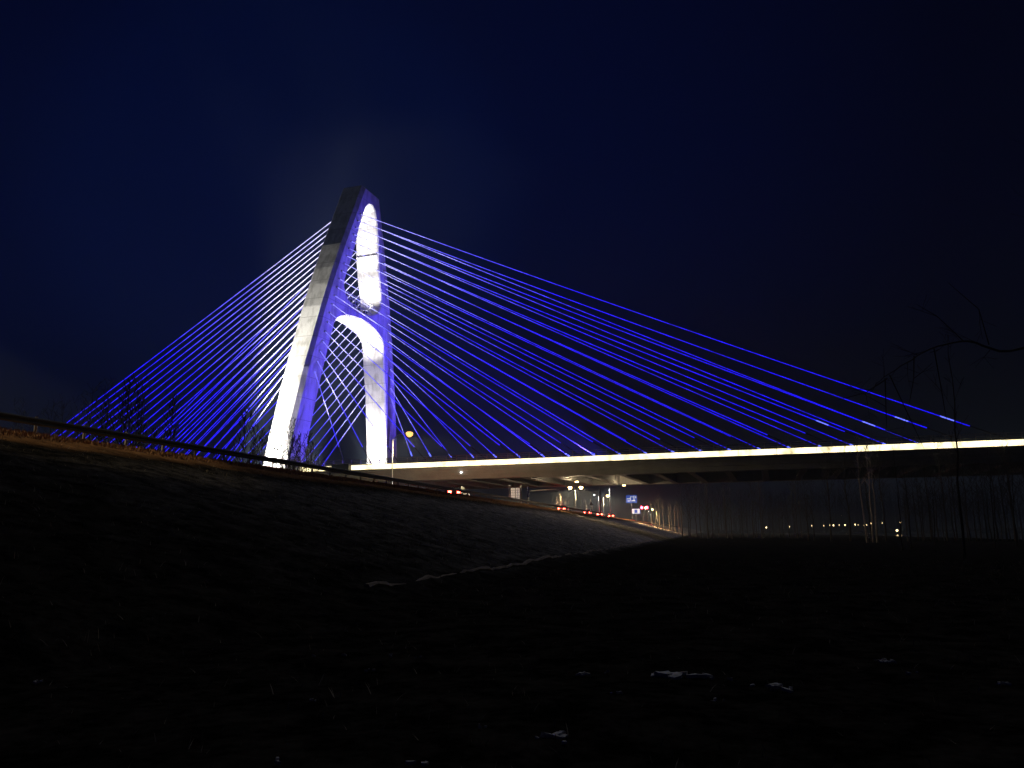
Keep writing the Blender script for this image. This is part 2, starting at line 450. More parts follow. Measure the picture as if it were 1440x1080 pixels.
# ------------------------------------------------------------------ road frame: t along the road, v to its right
AL = .2475
T = V3(math.sin(AL), math.cos(AL), 0); U = V3(math.cos(AL), -math.sin(AL), 0)
RP = lambda u, v, z=0: T*u + U*v + Z*z
RZ = 4.75
def gz(u, v):
    """height of the ground"""
    prof_v = [-400, -110, -62, -50.5, -48.5, -33.0, -32.2, -29.2, -28, -7.2, -5, 30, 55, 62, 260, 300, 900]
    prof_z = [.4, .0, .2, 4.45, 4.7, 4.7, 4.66, 4.5, 4.2, -1.55, -1.62, -1.65, -1.9, -3.2, -3.4, -1.2, -.8]
    z = float(np.interp(v, prof_v, prof_z))
    if v > 50:                                  # the river only lies beyond u = 120
        zr = z; zl = -1.7
        k = min(1, max(0, (u-105)/18.)) * min(1, max(0, (560-u)/30.))
        z = zl + (zr-zl)*k if v < 300 else z
    return z
def hnoise(x, y):
    return (math.sin(x*1.7+y*.6)+math.sin(x*.53-y*1.13+1.)+math.sin(x*3.1+y*2.3+2.)*.5+math.sin(x*.21+y*.17)*1.4)/4
us = [-60, -40, -25, -14, -7] + list(np.arange(-3, 40, .8)) + list(np.arange(40, 110, 2.)) + list(np.arange(110, 200, 5.)) + [210, 225, 240, 260, 280, 300, 330, 370, 420, 470, 520, 560, 590, 640, 700, 800, 950, 1100]
vs_ = [-420, -300, -200, -150, -110, -85, -70, -62, -56, -50.5, -48.5, -44, -38, -33, -32.2, -31, -29.2, -28] + list(np.arange(-27, -8, .9)) + [-7.9, -7.2, -6.4, -5] + list(np.arange(-4, 22, .7)) + [23, 26, 30, 35, 42, 50, 52, 55, 58, 62, 70, 90, 120, 160, 210, 260, 280, 300, 350, 450, 600]
gm = MB(); gv = []; gf = []
for i, u in enumerate(us):
    for j, v in enumerate(vs_):
        z = gz(u, v)
        if -28.5 > v > -32.5: z += .05*hnoise(u*2, v*3)
        elif v > -28 and v < 48:
            z += (.10 if v < -7 else .07)*hnoise(u*1.1, v*1.3) + .05*hnoise(u*3.1+4, v*2.7)
        gv.append(RP(u, v, z))
nj = len(vs_)
for i in range(len(us)-1):
    for j in range(nj-1):
        gf.append((i*nj+j, i*nj+j+1, (i+1)*nj+j+1, (i+1)*nj+j))
gm.add(gv, gf)
def ground_mat():
    m = mat('soil, dead grass and old snow', (.03, .026, .022), 1., spec=0.)
    nt = m.node_tree; b = nt.nodes['Principled BSDF']; L = nt.links
    tc = nt.nodes.new('ShaderNodeTexCoord')
    def noise(scale, det=8, mp=None):
        n = nt.nodes.new('ShaderNodeTexNoise'); n.inputs['Scale'].default_value = scale; n.inputs['Detail'].default_value = det
        n.inputs['Roughness'].default_value = .65
        L.new((mp.outputs['Vector'] if mp else tc.outputs['Object']), n.inputs['Vector']); return n
    def ramp(src, a, b_, ca, cb):
        r = nt.nodes.new('ShaderNodeValToRGB')
        r.color_ramp.elements[0].position = a; r.color_ramp.elements[1].position = b_
        r.color_ramp.elements[0].color = (*ca, 1); r.color_ramp.elements[1].color = (*cb, 1)
        L.new(src, r.inputs['Fac']); return r
    # v coordinate across the embankment
    dot = nt.nodes.new('ShaderNodeVectorMath'); dot.operation = 'DOT_PRODUCT'; dot.inputs[1].default_value = tuple(U)
    L.new(tc.outputs['Object'], dot.inputs[0])
    wob = noise(.5, 4)
    ad = nt.nodes.new('ShaderNodeMath'); ad.operation = 'MULTIPLY_ADD'; ad.inputs[1].default_value = 3.
    L.new(wob.outputs['Fac'], ad.inputs[0]); L.new(dot.outputs['Value'], ad.inputs[2])
    mr = nt.nodes.new('ShaderNodeMapRange'); mr.inputs['From Min'].default_value = -60; mr.inputs['From Max'].default_value = 40
    L.new(ad.outputs[0], mr.inputs['Value'])
    fine = noise(7.); big = noise(.6)
    soil = ramp(fine.outputs['Fac'], .42, .68, (.006, .005, .005), (.034, .029, .024))
    mid = noise(1.3, 10)
    rgh = nt.nodes.new('ShaderNodeMath'); rgh.operation = 'MULTIPLY_ADD'; rgh.inputs[1].default_value = .6
    hlf = nt.nodes.new('ShaderNodeMath'); hlf.operation = 'MULTIPLY'; hlf.inputs[1].default_value = .4
    L.new(fine.outputs['Fac'], hlf.inputs[0]); L.new(mid.outputs['Fac'], rgh.inputs[0]); L.new(hlf.outputs[0], rgh.inputs[2])
    fine = type('F', (), {'outputs': {'Fac': rgh.outputs[0]}})
    soil = ramp(fine.outputs['Fac'], .44, .62, (.004, .0035, .003), (.036, .031, .026))
    revet = ramp(fine.outputs['Fac'], .41, .60, (.05, .045, .045), (.46, .43, .42))
    verge = ramp(fine.outputs['Fac'], .35, .7, (.12, .06, .03), (.34, .18, .08))
    zones = nt.nodes.new('ShaderNodeValToRGB'); zones.color_ramp.interpolation = 'LINEAR'
    pos = lambda v: (v+1.5+60)/100
    def mask(a, b_, c, d_):
        r = nt.nodes.new('ShaderNodeValToRGB'); e = r.color_ramp.elements
        e[0].position = pos(a); e[0].color = (0, 0, 0, 1); e[1].position = pos(d_); e[1].color = (0, 0, 0, 1)
        x = e.new(pos(b_)); x.color = (1, 1, 1, 1); x = e.new(pos(c)); x.color = (1, 1, 1, 1)
        L.new(mr.outputs['Result'], r.inputs['Fac']); return r
    m1 = mask(-25, -22, -8.2, -7.4); m2 = mask(-36, -34, -27, -25)
    dtu = nt.nodes.new('ShaderNodeVectorMath'); dtu.operation = 'DOT_PRODUCT'; dtu.inputs[1].default_value = tuple(T)
    L.new(tc.outputs['Object'], dtu.inputs[0])
    adu = nt.nodes.new('ShaderNodeMath'); adu.operation = 'MULTIPLY_ADD'; adu.inputs[1].default_value = 30.
    L.new(big.outputs['Fac'], adu.inputs[0]); L.new(dtu.outputs['Value'], adu.inputs[2])
    mru = nt.nodes.new('ShaderNodeMapRange'); mru.inputs['From Min'].default_value = 30; mru.inputs['From Max'].default_value = 110  # snowy slope pales along the road; light from the bridge lamps painted in
    L.new(adu.outputs[0], mru.inputs['Value'])
    mm = nt.nodes.new('ShaderNodeMath'); mm.operation = 'MULTIPLY'
    L.new(m1.outputs['Color'], mm.inputs[0]); L.new(mru.outputs['Result'], mm.inputs[1])
    mixa = nt.nodes.new('ShaderNodeMix'); mixa.data_type = 'RGBA'
    L.new(mm.outputs[0], mixa.inputs['Factor']); L.new(soil.outputs['Color'], mixa.inputs['A']); L.new(revet.outputs['Color'], mixa.inputs['B'])
    mixb = nt.nodes.new('ShaderNodeMix'); mixb.data_type = 'RGBA'
    L.new(m2.outputs['Color'], mixb.inputs['Factor']); L.new(mixa.outputs['Result'], mixb.inputs['A']); L.new(verge.outputs['Color'], mixb.inputs['B'])
    L.new(mixb.outputs['Result'], b.inputs['Base Color'])
    bp = nt.nodes.new('ShaderNodeBump'); bp.inputs['Strength'].default_value = .6; bp.inputs['Distance'].default_value = .08
    L.new(fine.outputs['Fac'], bp.inputs['Height']); L.new(bp.outputs['Normal'], b.inputs['Normal'])
    return m
M['ground'] = ground_mat()
tag(gm.build('ground', M['ground'], fix=False, smooth=True), 'dark soil and the grassy embankment slope', kind='structure')
rd = MB(); rd.box(RP(400, -40.8, 4.72), (7.3, 470, .03), (U, T, Z))
tag(rd.build('road', M['asphalt']), 'asphalt road on top of the embankment', kind='structure')
rm = MB()
for k in range(0, 80): rm.box(RP(-40+k*10, -40.8, 4.7545), (.08, 2., .004), (U, T, Z))
for v in (-34.0, -47.6): rm.box(RP(400, v, 4.7545), (.08, 470, .004), (U, T, Z))
tag(rm.build('road_markings', M['road_paint']), 'white lane markings', kind='structure')
kb = MB(); kb.box(RP(400, -33.35, 4.74), (.12, 470, .13), (U, T, Z)); kb.box(RP(400, -48.25, 4.74), (.12, 470, .13), (U, T, Z))
tag(kb.build('kerb', M['kerb']), 'concrete kerbs of the road', kind='structure')
# broken concrete lip along the foot of the slope
tkb = MB(); rt_ = random.Random(5); pts = []; rr = []; u = 17.5; hv = 0.
while u < 112:
    v = -8.0 + .10*math.sin(u*.22) + rt_.uniform(-.03, .03)
    hv = .8*hv + .2*rt_.uniform(-.26, .19)
    pts.append(RP(u, v, gz(u, v) + .10*hnoise(u*1.1, v*1.3) + .05*hnoise(u*3.1+4, v*2.7) + hv)); rr.append(rt_.uniform(.045, .085)*(1+u/110)); u += rt_.uniform(.3, .6)
tkb.tube(pts, rr, 6)
tag(tkb.build('slope_kerb', M['kerb_pale']), 'pale broken concrete kerb along the foot of the slope', kind='structure')
# river
wt = MB(); wt.add([RP(118, 48, -2.35), RP(118, 305, -2.35), RP(585, 305, -2.35), RP(585, 48, -2.35)], [(0, 1, 2, 3)])
def water_mat():
    m = mat('dark river water', (.006, .008, .010), .06, spec=.5)
    nt = m.node_tree; b = nt.nodes['Principled BSDF']
    tc = nt.nodes.new('ShaderNodeTexCoord'); n = nt.nodes.new('ShaderNodeTexNoise'); n.inputs['Scale'].default_value = .9; n.inputs['Detail'].default_value = 3
    nt.links.new(tc.outputs['Object'], n.inputs['Vector'])
    bp = nt.nodes.new('ShaderNodeBump'); bp.inputs['Strength'].default_value = .12; bp.inputs['Distance'].default_value = .1
    nt.links.new(n.outputs['Fac'], bp.inputs['Height']); nt.links.new(bp.outputs['Normal'], b.inputs['Normal'])
    return m
tag(wt.build('river_water', water_mat()), 'still dark river under the main span', kind='structure')

# ------------------------------------------------------------------ guardrail
gr = thing('guardrail', RP(40, -30.5, RZ-.1), 'dark steel guardrail running along the top of the embankment', 'guardrail')
wp = [(-.04, .44), (.05, .49), (.05, .54), (-.03, .60), (-.03, .63), (.05, .69), (.05, .74), (-.04, .80), (-.07, .80), (.01, .735), (.01, .70), (-.07, .64), (-.07, .59), (.01, .535), (.01, .50), (-.07, .44)]
rb = MB(); rb.prism(wp, RP(12, -30.42, RZ-.1), RP(225, -30.42, RZ-.1), U, Z)
rb.build('rail_beam', M['rail_steel'], gr)
for k in range(70):
    u = 14.5 + 2.94*k
    MB().tube([RP(u, -30.6, RZ-.4), RP(u, -30.6, RZ+.78)], .07, 8).build('post', M['post_steel'], gr)

# ------------------------------------------------------------------ grass (stuff)
def blades(name, n, ur, vr, hh, matl, label, lean=.5, wid=.012, pw_=1.):
    m = MB(); vs = []; fs = []
    for _ in range(n):
        u = ur[0] + (ur[1]-ur[0])*random.random()**pw_; v = random.uniform(*vr); p = RP(u, v, gz(u, v)-.02)
        h = hh*random.uniform(.4, 1.25); a = random.uniform(0, 6.28); w = wid*random.uniform(.7, 1.6)*(1+u/60)
        dx = V3(math.cos(a), math.sin(a), 0); b = random.uniform(0, 6.28)
        tip = p + Z*h + V3(math.cos(b), math.sin(b), 0)*h*lean*random.random()
        o = len(vs)
        vs += [p-dx*w, p+dx*w, (p+tip)/2+dx*w*.7+Z*h*.1, (p+tip)/2-dx*w*.7+Z*h*.1, tip]
        fs += [(o, o+1, o+2, o+3), (o+3, o+2, o+4)]
    m.add(vs, fs)
    return tag(m.build(name, matl, fix=False), label, kind='stuff')
blades('dry_grass', 30000, (14, 130), (-30.6, -27.2), .16, M['grass_dry'], 'dry orange grass on the verge below the guardrail', pw_=1.3)
blades('dead_weeds', 9000, (8, 95), (-27.2, -7.5), .13, M['weed'], 'sparse dead weeds on the embankment slope', lean=1.3, wid=.005, pw_=1.3)
blades('meadow_stubble', 9000, (3, 45), (-7, 22), .10, M['weed'], 'dark stubble on the low ground in front', lean=1.4, wid=.004, pw_=1.5)

# ------------------------------------------------------------------ snow scraps on the low ground
cam_px = lambda x, y: (1.6*1075/(y-748.6)*(x-720)/1075, 1.6*1075/(y-748.6))
def scrap(x, y, L_, W_, hh, seed, label, group=None):
    r = random.Random(seed)
    px, py = cam_px(x, y); u = px*T[0]+py*T[1]; v = px*U[0]+py*U[1]
    z0 = gz(u, v)
    m = MB(); vs = []; fs = []
    for q in range(9 if L_ > .07 else 4):          # broken flakes of one melting scrap
        ox, oy = r.gauss(0, .45)*L_*1.5, r.gauss(0, .6)*W_*1.5
        k = r.randint(6, 9); sz = L_*r.uniform(.12, .42); o0 = len(vs); a0 = r.uniform(0, 3); t1, t2 = r.uniform(-.35, .35), r.uniform(-.5, .2)
        zc = z0 + .05*hnoise(u*3.1+4, v*2.7) + .07*hnoise(u*1.1, v*1.3) + r.uniform(.02, .05)
        top = []
        for i in range(k):
            a = 2*math.pi*i/k; rr = sz*r.uniform(.35, 1.2)
            dx, dy = math.cos(a+a0)*rr*1.5, math.sin(a+a0)*rr
            vs.append((px+ox+dx, py+oy+dy, zc + dx*t1 + dy*t2 + r.uniform(0, .3)*sz*.4))
        for i in range(k):
            x_, y_, z_ = vs[o0+i]; vs.append((x_*1.0+r.uniform(-.1, .1)*sz, y_+r.uniform(-.1, .1)*sz, z_-.25*sz-.015))
        vs.append((px+ox, py+oy, zc+.22*sz))
        fs += [(o0+2*k, o0+i, o0+(i+1) % k) for i in range(k)] + [(o0+i, o0+k+i, o0+k+(i+1) % k, o0+(i+1) % k) for i in range(k)]
    o = m.add(vs, fs).build('snow_patch', M['snow'], org=(px, py, z0))
    return tag(o, label, 'snow patch', group)
scrap(770, 1012, .10, .07, .05, 1, 'small grey white snow lump low in the middle of the dark ground', 'snow scraps on the dark ground')
scrap(935, 940, .22, .10, .04, 2, 'brightest long scrap of snow on the dark ground right of centre', 'snow scraps on the dark ground')
scrap(1070, 955, .15, .08, .05, 3, 'twin lobed snow scrap just right of the long bright scrap', 'snow scraps on the dark ground')
scrap(1225, 922, .09, .07, .05, 4, 'farther of two snow scraps at the right of the dark ground', 'snow scraps on the dark ground')
scrap(1247, 938, .05, .04, .03, 5, 'tiny snow fleck just nearer than the right hand scraps', 'snow scraps on the dark ground')
scrap(1365, 955, .08, .05, .03, 6, 'faint snow scrap nearest the right edge of the photo', 'snow scraps on the dark ground')
tiny = [(810, 941), (843, 937), (858, 968), (985, 968), (1010, 943), (680, 1004), (556, 914), (592, 912), (522, 929), (452, 913), (492, 914), (455, 968), (405, 1052), (592, 1054), (87, 953), (820, 940), (985, 942)]
for i, (x, y) in enumerate(tiny):
    s_ = .035*random.uniform(.6, 1.2)
    scrap(x, y, s_*1.6, s_, .03, 20+i, 'tiny pale snow fleck scattered on the dark ground', 'tiny snow flecks on the dark ground')

# ------------------------------------------------------------------ bare trees
def limb(mb, p, dirv, L_, r, depth, rnd, n=4, up=.12, kids=4, spread=.55, minr=.008):
    k = 4; pts = [p]; rad = [r]; dv = np.array(dirv, float)
    for i in range(k):
        dv = dv + V3(rnd.uniform(-.13, .13), rnd.uniform(-.13, .13), rnd.uniform(-.05, .05)+up*.5)
        dv /= np.linalg.norm(dv); pts.append(pts[-1] + dv*L_/k); rad.append(max(minr, r*(1-.85*(i+1)/k)))
    mb.tube(pts, rad, 3 if depth < 2 else 4, False)
    if depth > 0:
        for j in range(kids):
            t = rnd.uniform(.25, .95); i = min(int(t*k), k-1); q = pts[i] + (pts[i+1]-pts[i])*(t*k-i)
            a = rnd.uniform(0, 6.28); side = V3(math.cos(a), math.sin(a), rnd.uniform(-.1, .5))
            nd = dv*(1-spread) + side*spread; nd /= np.linalg.norm(nd)
            limb(mb, q, nd, L_*rnd.uniform(.4, .6), max(minr, r*.5), depth-1, rnd, n, up, max(2, kids-1), spread, minr)
def bare_tree(h, r, seed, bark, nb=14, z0=.25, spread=.5, ang=.7, blen=.3, depth=2, kids=3, up=.12, minr=.012, lean=.03, loc=(0, 0, 0)):
    rnd = random.Random(seed)
    root = thing('bare_tree', (0, 0, 0), 'x', 'tree')
    k = 9; pts = [V3(0, 0, -.4)]; rad = [r*1.25]; x = V3(0, 0, 0)
    for i in range(k):
        x = x + V3(rnd.uniform(-lean, lean)*h/k*3, rnd.uniform(-lean, lean)*h/k*3, h/k); pts.append(x.copy()); rad.append(r*(1-.9*(i+1)/k))
    MB().tube(pts, rad, 7).build('trunk', M[bark], root, smooth=True)
    cm = MB()
    for b in range(nb):
        t = z0 + (1-z0)*(b+.5)/nb; f = t*k; i = min(int(f)+1, k-1); q = pts[i] + (pts[i+1]-pts[i])*max(0, min(1, f-(i-1)-0))
        q = pts[0] + (pts[-1]-pts[0])*0 + np.array([np.interp(t*h, [p[2] for p in pts], [p[c] for p in pts]) for c in range(3)])
        a = b*2.4 + rnd.uniform(-.4, .4)
        dv = V3(math.cos(a)*math.sin(ang), math.sin(a)*math.sin(ang), math.cos(ang)); rr = max(minr, r*(1-.85*t)*.45)
        limb(cm, q, dv, h*blen*(1.15-.75*t)*rnd.uniform(.75, 1.2), rr, depth, rnd, 4, up, kids, spread, minr)
    cm.build('crown', M[bark], root, fix=False)
    return root
def place(proto, used, x, y, z, rz, sc, label, group, name=None):
    o = proto if id(proto) not in used else copy_tree(proto)
    used.add(id(proto))
    o.location = (x, y, z); o.rotation_euler = (0, 0, rz); o.scale = (sc, sc, sc*random.uniform(.92, 1.1))
    tag(o, label, 'tree', group)
    return o
used = set()
rnd = random.Random(3)
popl = [bare_tree(24, .24, 40+i, 'bark_dark', nb=26, z0=.15, ang=.45, blen=.22, depth=2, kids=3, minr=.03) for i in range(2)]
wood = [bare_tree(15, .15, 60+i, 'bark', nb=16, z0=.28, ang=.5, blen=.26, depth=2, kids=3, minr=.018) for i in range(4)]
sap = [bare_tree(9, .07, 80+i, 'bark_dark', nb=18, z0=.2, ang=.42, blen=.26, depth=1, kids=4, minr=.026) for i in range(3)]
glow = [bare_tree(9, .16, 90+i, 'bark_lit', nb=7, z0=.4, ang=.28, blen=.34, depth=1, kids=2, minr=.02) for i in range(2)]
stem = [bare_tree(9, .06, 180+i, 'bark_dark', nb=9, z0=.45, ang=.4, blen=.16, depth=1, kids=3, minr=.007, lean=.04) for i in range(2)]
K = lambda px, Y: ((px-720)/1075*Y, Y)
def uv_of(x, y): return x*T[0]+y*T[1], x*U[0]+y*U[1]
def gxy(x, y):
    return gz(*uv_of(x, y))
# far poplars, left of the back span
for i, px in enumerate([18, 38, 62, 80, 104, 122, 140, 166, 196]):
    x, y = K(px, 128+rnd.uniform(-8, 12))
    place(popl[i % 2], used, x, y, gxy(x, y), rnd.uniform(0, 6), rnd.uniform(.8, 1.05), 'dark leafless poplar in the row beyond the road at the far left', 'poplars beyond the road on the left')
# trees that stand before the back span cables
for i, (px, Y, s_) in enumerate([(178, 84, 2.), (188, 92, 1.8), (236, 96, 1.75), (212, 100, 1.6), (268, 104, 1.4), (140, 84, 1.6), (300, 104, 1.3)]):
    x, y = K(px, Y)
    place(sap[i % 3], used, x, y, gxy(x, y), rnd.uniform(0, 6), s_, 'thin dark tree standing before the blue back span cables', 'thin trees before the back span cables')
for i, (px, Y, s_) in enumerate([(345, 108, 1.9), (356, 112, 1.75), (366, 110, 1.7), (380, 106, 1.35), (388, 110, 1.25), (394, 112, 1.3), (403, 106, 1.4), (408, 104, 1.3), (416, 118, 1.45), (424, 110, 1.4), (431, 114, 1.35), (438, 116, 1.3), (450, 118, 1.15)]):
    x, y = K(px, Y)
    place(sap[i % 3], used, x, y, gxy(x, y), rnd.uniform(0, 6), s_, 'bare sapling rising before the foot of the near pylon leg', 'saplings before the near pylon leg')
# dim wood below the right half of the deck
for i in range(76):
    px = 950 + 490*(i+rnd.random())/76; Y = rnd.uniform(112, 118) if px > 1120 else rnd.uniform(160, 205)
    x, y = K(px, Y); u, v = uv_of(x, y)
    if 60 < v and u > 112: y -= 12; x -= 6
    if 1128 < px < 1262 and i % 4: continue
    place(wood[i % 4], used, x, y, gxy(x, y), rnd.uniform(0, 6), rnd.uniform(.5, 1.0), 'thin bare trunk in the dim wood under the right half of the bridge', 'wood under the right half of the bridge')
# trees lit by the street lamps beyond the bridge
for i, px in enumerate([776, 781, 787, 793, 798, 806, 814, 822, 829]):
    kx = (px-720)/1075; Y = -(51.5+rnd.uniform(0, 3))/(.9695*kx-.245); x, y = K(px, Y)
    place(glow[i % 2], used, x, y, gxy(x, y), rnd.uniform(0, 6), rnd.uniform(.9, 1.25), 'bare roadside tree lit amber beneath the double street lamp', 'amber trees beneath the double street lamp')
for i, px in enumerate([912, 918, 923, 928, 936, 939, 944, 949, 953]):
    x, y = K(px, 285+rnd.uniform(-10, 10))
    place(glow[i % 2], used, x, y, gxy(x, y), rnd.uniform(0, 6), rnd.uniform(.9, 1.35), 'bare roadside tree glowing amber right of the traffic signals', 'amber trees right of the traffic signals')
tl = MB(); rt_ = random.Random(9)
for i in range(2000):
    u = rt_.uniform(592, 640); v = rt_.uniform(-5, 420) if i % 3 else rt_.uniform(40, 200); h = rt_.uniform(14, 36)
    b0 = RP(u, v, gz(u, v)); lx = rt_.uniform(-.8, .8)
    tl.tube([b0, b0+Z*h*.6+U*lx*.4, b0+Z*h+U*lx], [.22, .16, .05], 3, False)
    for q in range(5):
        z_ = h*rt_.uniform(.3, .9); a = rt_.uniform(0, 6.28); w_ = V3(math.cos(a), math.sin(a), .9)*rt_.uniform(1.5, 5.)
        tl.tube([b0+Z*z_+U*lx*z_/h*.7, b0+Z*z_+U*lx*z_/h*.7+w_], [.13, .05], 3, False)
    if i % 2:
        for q in range(4):
            a = rt_.uniform(0, 6.28); w_ = V3(math.cos(a), math.sin(a), rt_.uniform(.8, 2.))*rt_.uniform(.8, 1.8)
            tl.tube([b0-Z*.3, b0+w_], [.5, .15], 3, False)
tag(tl.build('far_wood', M['bark_dark'], fix=False), 'dark bare wood along the far bank', kind='stuff')
# single dark stems that cross the bright strip on the right
for i, (px, Y, s_) in enumerate([(1256, 62, 1.0), (1268, 66, .9), (1338, 44, 1.35), (1382, 70, 1.05), (1412, 74, 1.1), (1300, 58, .75)]):
    x, y = K(px, Y)
    place(stem[i % 2], used, x, y, gxy(x, y), rnd.uniform(0, 6), s_, 'slender dark stem crossing the bright deck strip at the right', 'dark stems before the right end of the deck')
pale = bare_tree(14.6, .14, 131, 'bark_pale', nb=9, z0=.5, ang=.5, blen=.16, depth=1, kids=2, minr=.03)
for i, (px, Y) in enumerate([(1208, 104), (1216, 106), (1221, 103)]):
    x, y = K(px, Y)
    place(pale, used, x, y, gxy(x, y), i*2., (1., .95, .9)[i], 'pale slender birch lit by the bright deck strip at the right', 'three pale birches before the deck')
# big tree at the right, a branch arching into view
bt = thing('bare_tree', (22.5, 24, -1.6), 'near leafless tree at the right edge with a drooping arched branch', 'tree')
tk = MB(); tk.tube([(22.5, 24, -2), (22.4, 23.9, 3), (22.0, 23.6, 7), (21.6, 23.4, 12), (21.5, 23.2, 17)], [.42, .34, .27, .19, .1], 9); tk.build('trunk', M['bark_dark'], bt, smooth=True)
br = MB(); rb_ = random.Random(12)
def fromc(px, py, Y): return V3((px-720)/1075*Y, Y, (748.6-py)/1075*Y*1.02)
main = [V3(22.2, 23.7, 5.2), fromc(1560, 470, 23.3), fromc(1440, 502, 23), fromc(1380, 487, 22.8), fromc(1325, 498, 22.5), fromc(1280, 522, 22.3), fromc(1242, 546, 22.2)]
def smooth(ps, n=5):
    ps = [np.array(p) for p in ps]; out = []
    for i in range(len(ps)-1):
        p0, p1, p2, p3 = ps[max(i-1, 0)], ps[i], ps[i+1], ps[min(i+2, len(ps)-1)]
        for k in range(n):
            t_ = k/n
            out.append(.5*((2*p1)+(p2-p0)*t_+(2*p0-5*p1+4*p2-p3)*t_*t_+(3*p1-p0-3*p2+p3)*t_**3))
    return out + [ps[-1]]
sm = smooth(main); sm = [p_ + V3(rb_.gauss(0, .012), 0, rb_.gauss(0, .012)) for p_ in sm]
br.tube(sm, list(np.interp(np.linspace(0, 6, len(sm)), range(7), [.09, .06, .038, .03, .022, .016, .008])), 5)
for i_ in range(12, len(sm)-1, 2):
    limb(br, sm[i_], (rb_.uniform(-.8, .2), rb_.uniform(-.3, .3), rb_.uniform(-.7, .6)), rb_.uniform(.5, 1.3), .010, 1, rb_, 4, 0, 4, .55, .004)
for (a, b_, c_) in (((1262, 535), (1282, 590), (1300, 640)), ((1300, 508), (1296, 540), (1286, 575)), ((1258, 540), (1225, 560), (1185, 570)), ((1242, 546), (1236, 556), (1228, 562)), ((1375, 488), (1340, 450), (1312, 432)), ((1410, 492), (1402, 440), (1362, 400)), ((1330, 497), (1334, 560), (1336, 600)), ((1255, 540), (1252, 580), (1250, 610))):
    br.tube([fromc(*a, 22.4), fromc(*b_, 22.2), fromc(*c_, 22.1)], [.02, .014, .007], 4)
    limb(br, fromc(*b_, 22.2), (rb_.uniform(-.6, .2), 0, rb_.uniform(-.6, .4)), .9, .011, 1, rb_, 4, 0, 4, .6, .005)
for k in range(9):
    z = 5 + k*1.35
    limb(br, V3(21.9-.04*k, 23.6-.03*k, z), (-.75+.05*k, rb_.uniform(-.6, .5), .5), 5.2-.25*k, .06, 2, rb_, 4, .06, 4, .5, .006)
br.build('crown', M['bark_dark'], bt, fix=False)

# ------------------------------------------------------------------ street lamps
def lamp_point(parent, loc, watts, col, size=.2, cone=172):
    l = bpy.data.lights.new('lamp_light', 'SPOT'); l.energy = watts; l.color = col; l.shadow_soft_size = size
    l.spot_size = math.radians(cone); l.spot_blend = .06      # full cut-off head: nothing above the horizontal
    o = bpy.data.objects.new('lamp_light', l); COL.objects.link(o)
    o.location = tuple(np.array(loc)-origin(parent)); o.parent = parent
    return o
def street_lamp(u, v, top, arms, glass, watts, col, label, rise=1.0, r=.09, group=None, globe=.2, cone=172):
    b0 = RP(u, v, gz(u, v)); zt = b0[2] + top
    t = thing('street_lamp', b0, label, 'street lamp', group)
    MB().tube([b0, b0+Z*top*.5, b0+Z*top], [r*1.3, r, r*.75], 8).build('pole', M['galv'], t, smooth=True)
    MB().tube([b0-Z*.1, b0+Z*.5], [r*2, r*1.9], 8).build('base', M['dark_steel'], t)
    for a in arms:
        tip = b0 + Z*(top+rise) + U*a
        MB().tube([b0+Z*(top-.05), b0+Z*(top+rise*.75)+U*a*.35, tip], [r*.7, r*.6, r*.5], 6).build('arm', M['galv'], t)
        hd = MB(); s_ = 1 if a > 0 else -1
        hd.box(tip + U*s_*.35 + Z*.05, (.5, .17, .07), (U, T, Z)); h_ = hd.build('lamp_head', M['dark_steel'], t)
        if glass:
            bl = MB(); c0 = tip + U*s_*.4 - Z*(.02+globe*.3)
            bl.tube([c0+Z*globe*.6, c0+Z*globe*.3, c0-Z*globe*.3, c0-Z*globe*.75], [globe*.7, globe, globe*.9, globe*.35], 10)
            bl.build('bulb', M[glass], h_, smooth=True)
            lamp_point(h_, c0 - Z*globe*1.1, watts, col, cone=cone)
    return t
SOD = (1., .80, .44); YEL = (1., .72, .40)
street_lamp(108.5, -46.3, 9.3, [2.3], 'lamp_warm', 9000, SOD, 'tall street lamp glowing orange just right of the pylon', globe=.56, cone=176)
street_lamp(28, -46.3, 9.3, [2.3], 'lamp_warm', 11000, SOD, 'tall street lamp beside the road outside the left edge', globe=.34, cone=126)
street_lamp(276, -46.3, 10.2, [1.6, -1.6], 'lamp_yellow', 27000, YEL, 'double armed street lamp with the brightest yellow glow under the bridge', globe=.68)
street_lamp(352, -46.3, 10.5, [1.6], 'lamp_yellow', 34000, YEL, 'single yellow street lamp right of the tall gantry pole', globe=.62)
street_lamp(252, -31, 9.0, [-1.2], 'lamp_cool', 8000, (1, .95, .85), 'street lamp with a small white light left of the double lamp', globe=.22)
street_lamp(340, -46.8, 10.4, [-1.5], 'lamp_cool', 8000, (1, .95, .85), 'street lamp with a small white light left of the gantry pole', globe=.3)
street_lamp(392, -31.8, 6.2, [.8], 'lamp_yellow', 7000, (1, .75, .45), 'low warm lamp on a leaning lit post left of the blue signs', globe=.38)
street_lamp(420, -30.2, 5.0, [-.8], 'lamp_cool', 2000, (1, .95, .85), 'low white lamp below the blue signs', globe=.3)
street_lamp(266, -17, 5.2, [-1.0], 'lamp_yellow', 15000, (1, .6, .22), 'yellow lamp among the amber trees right of the signals', globe=.25)

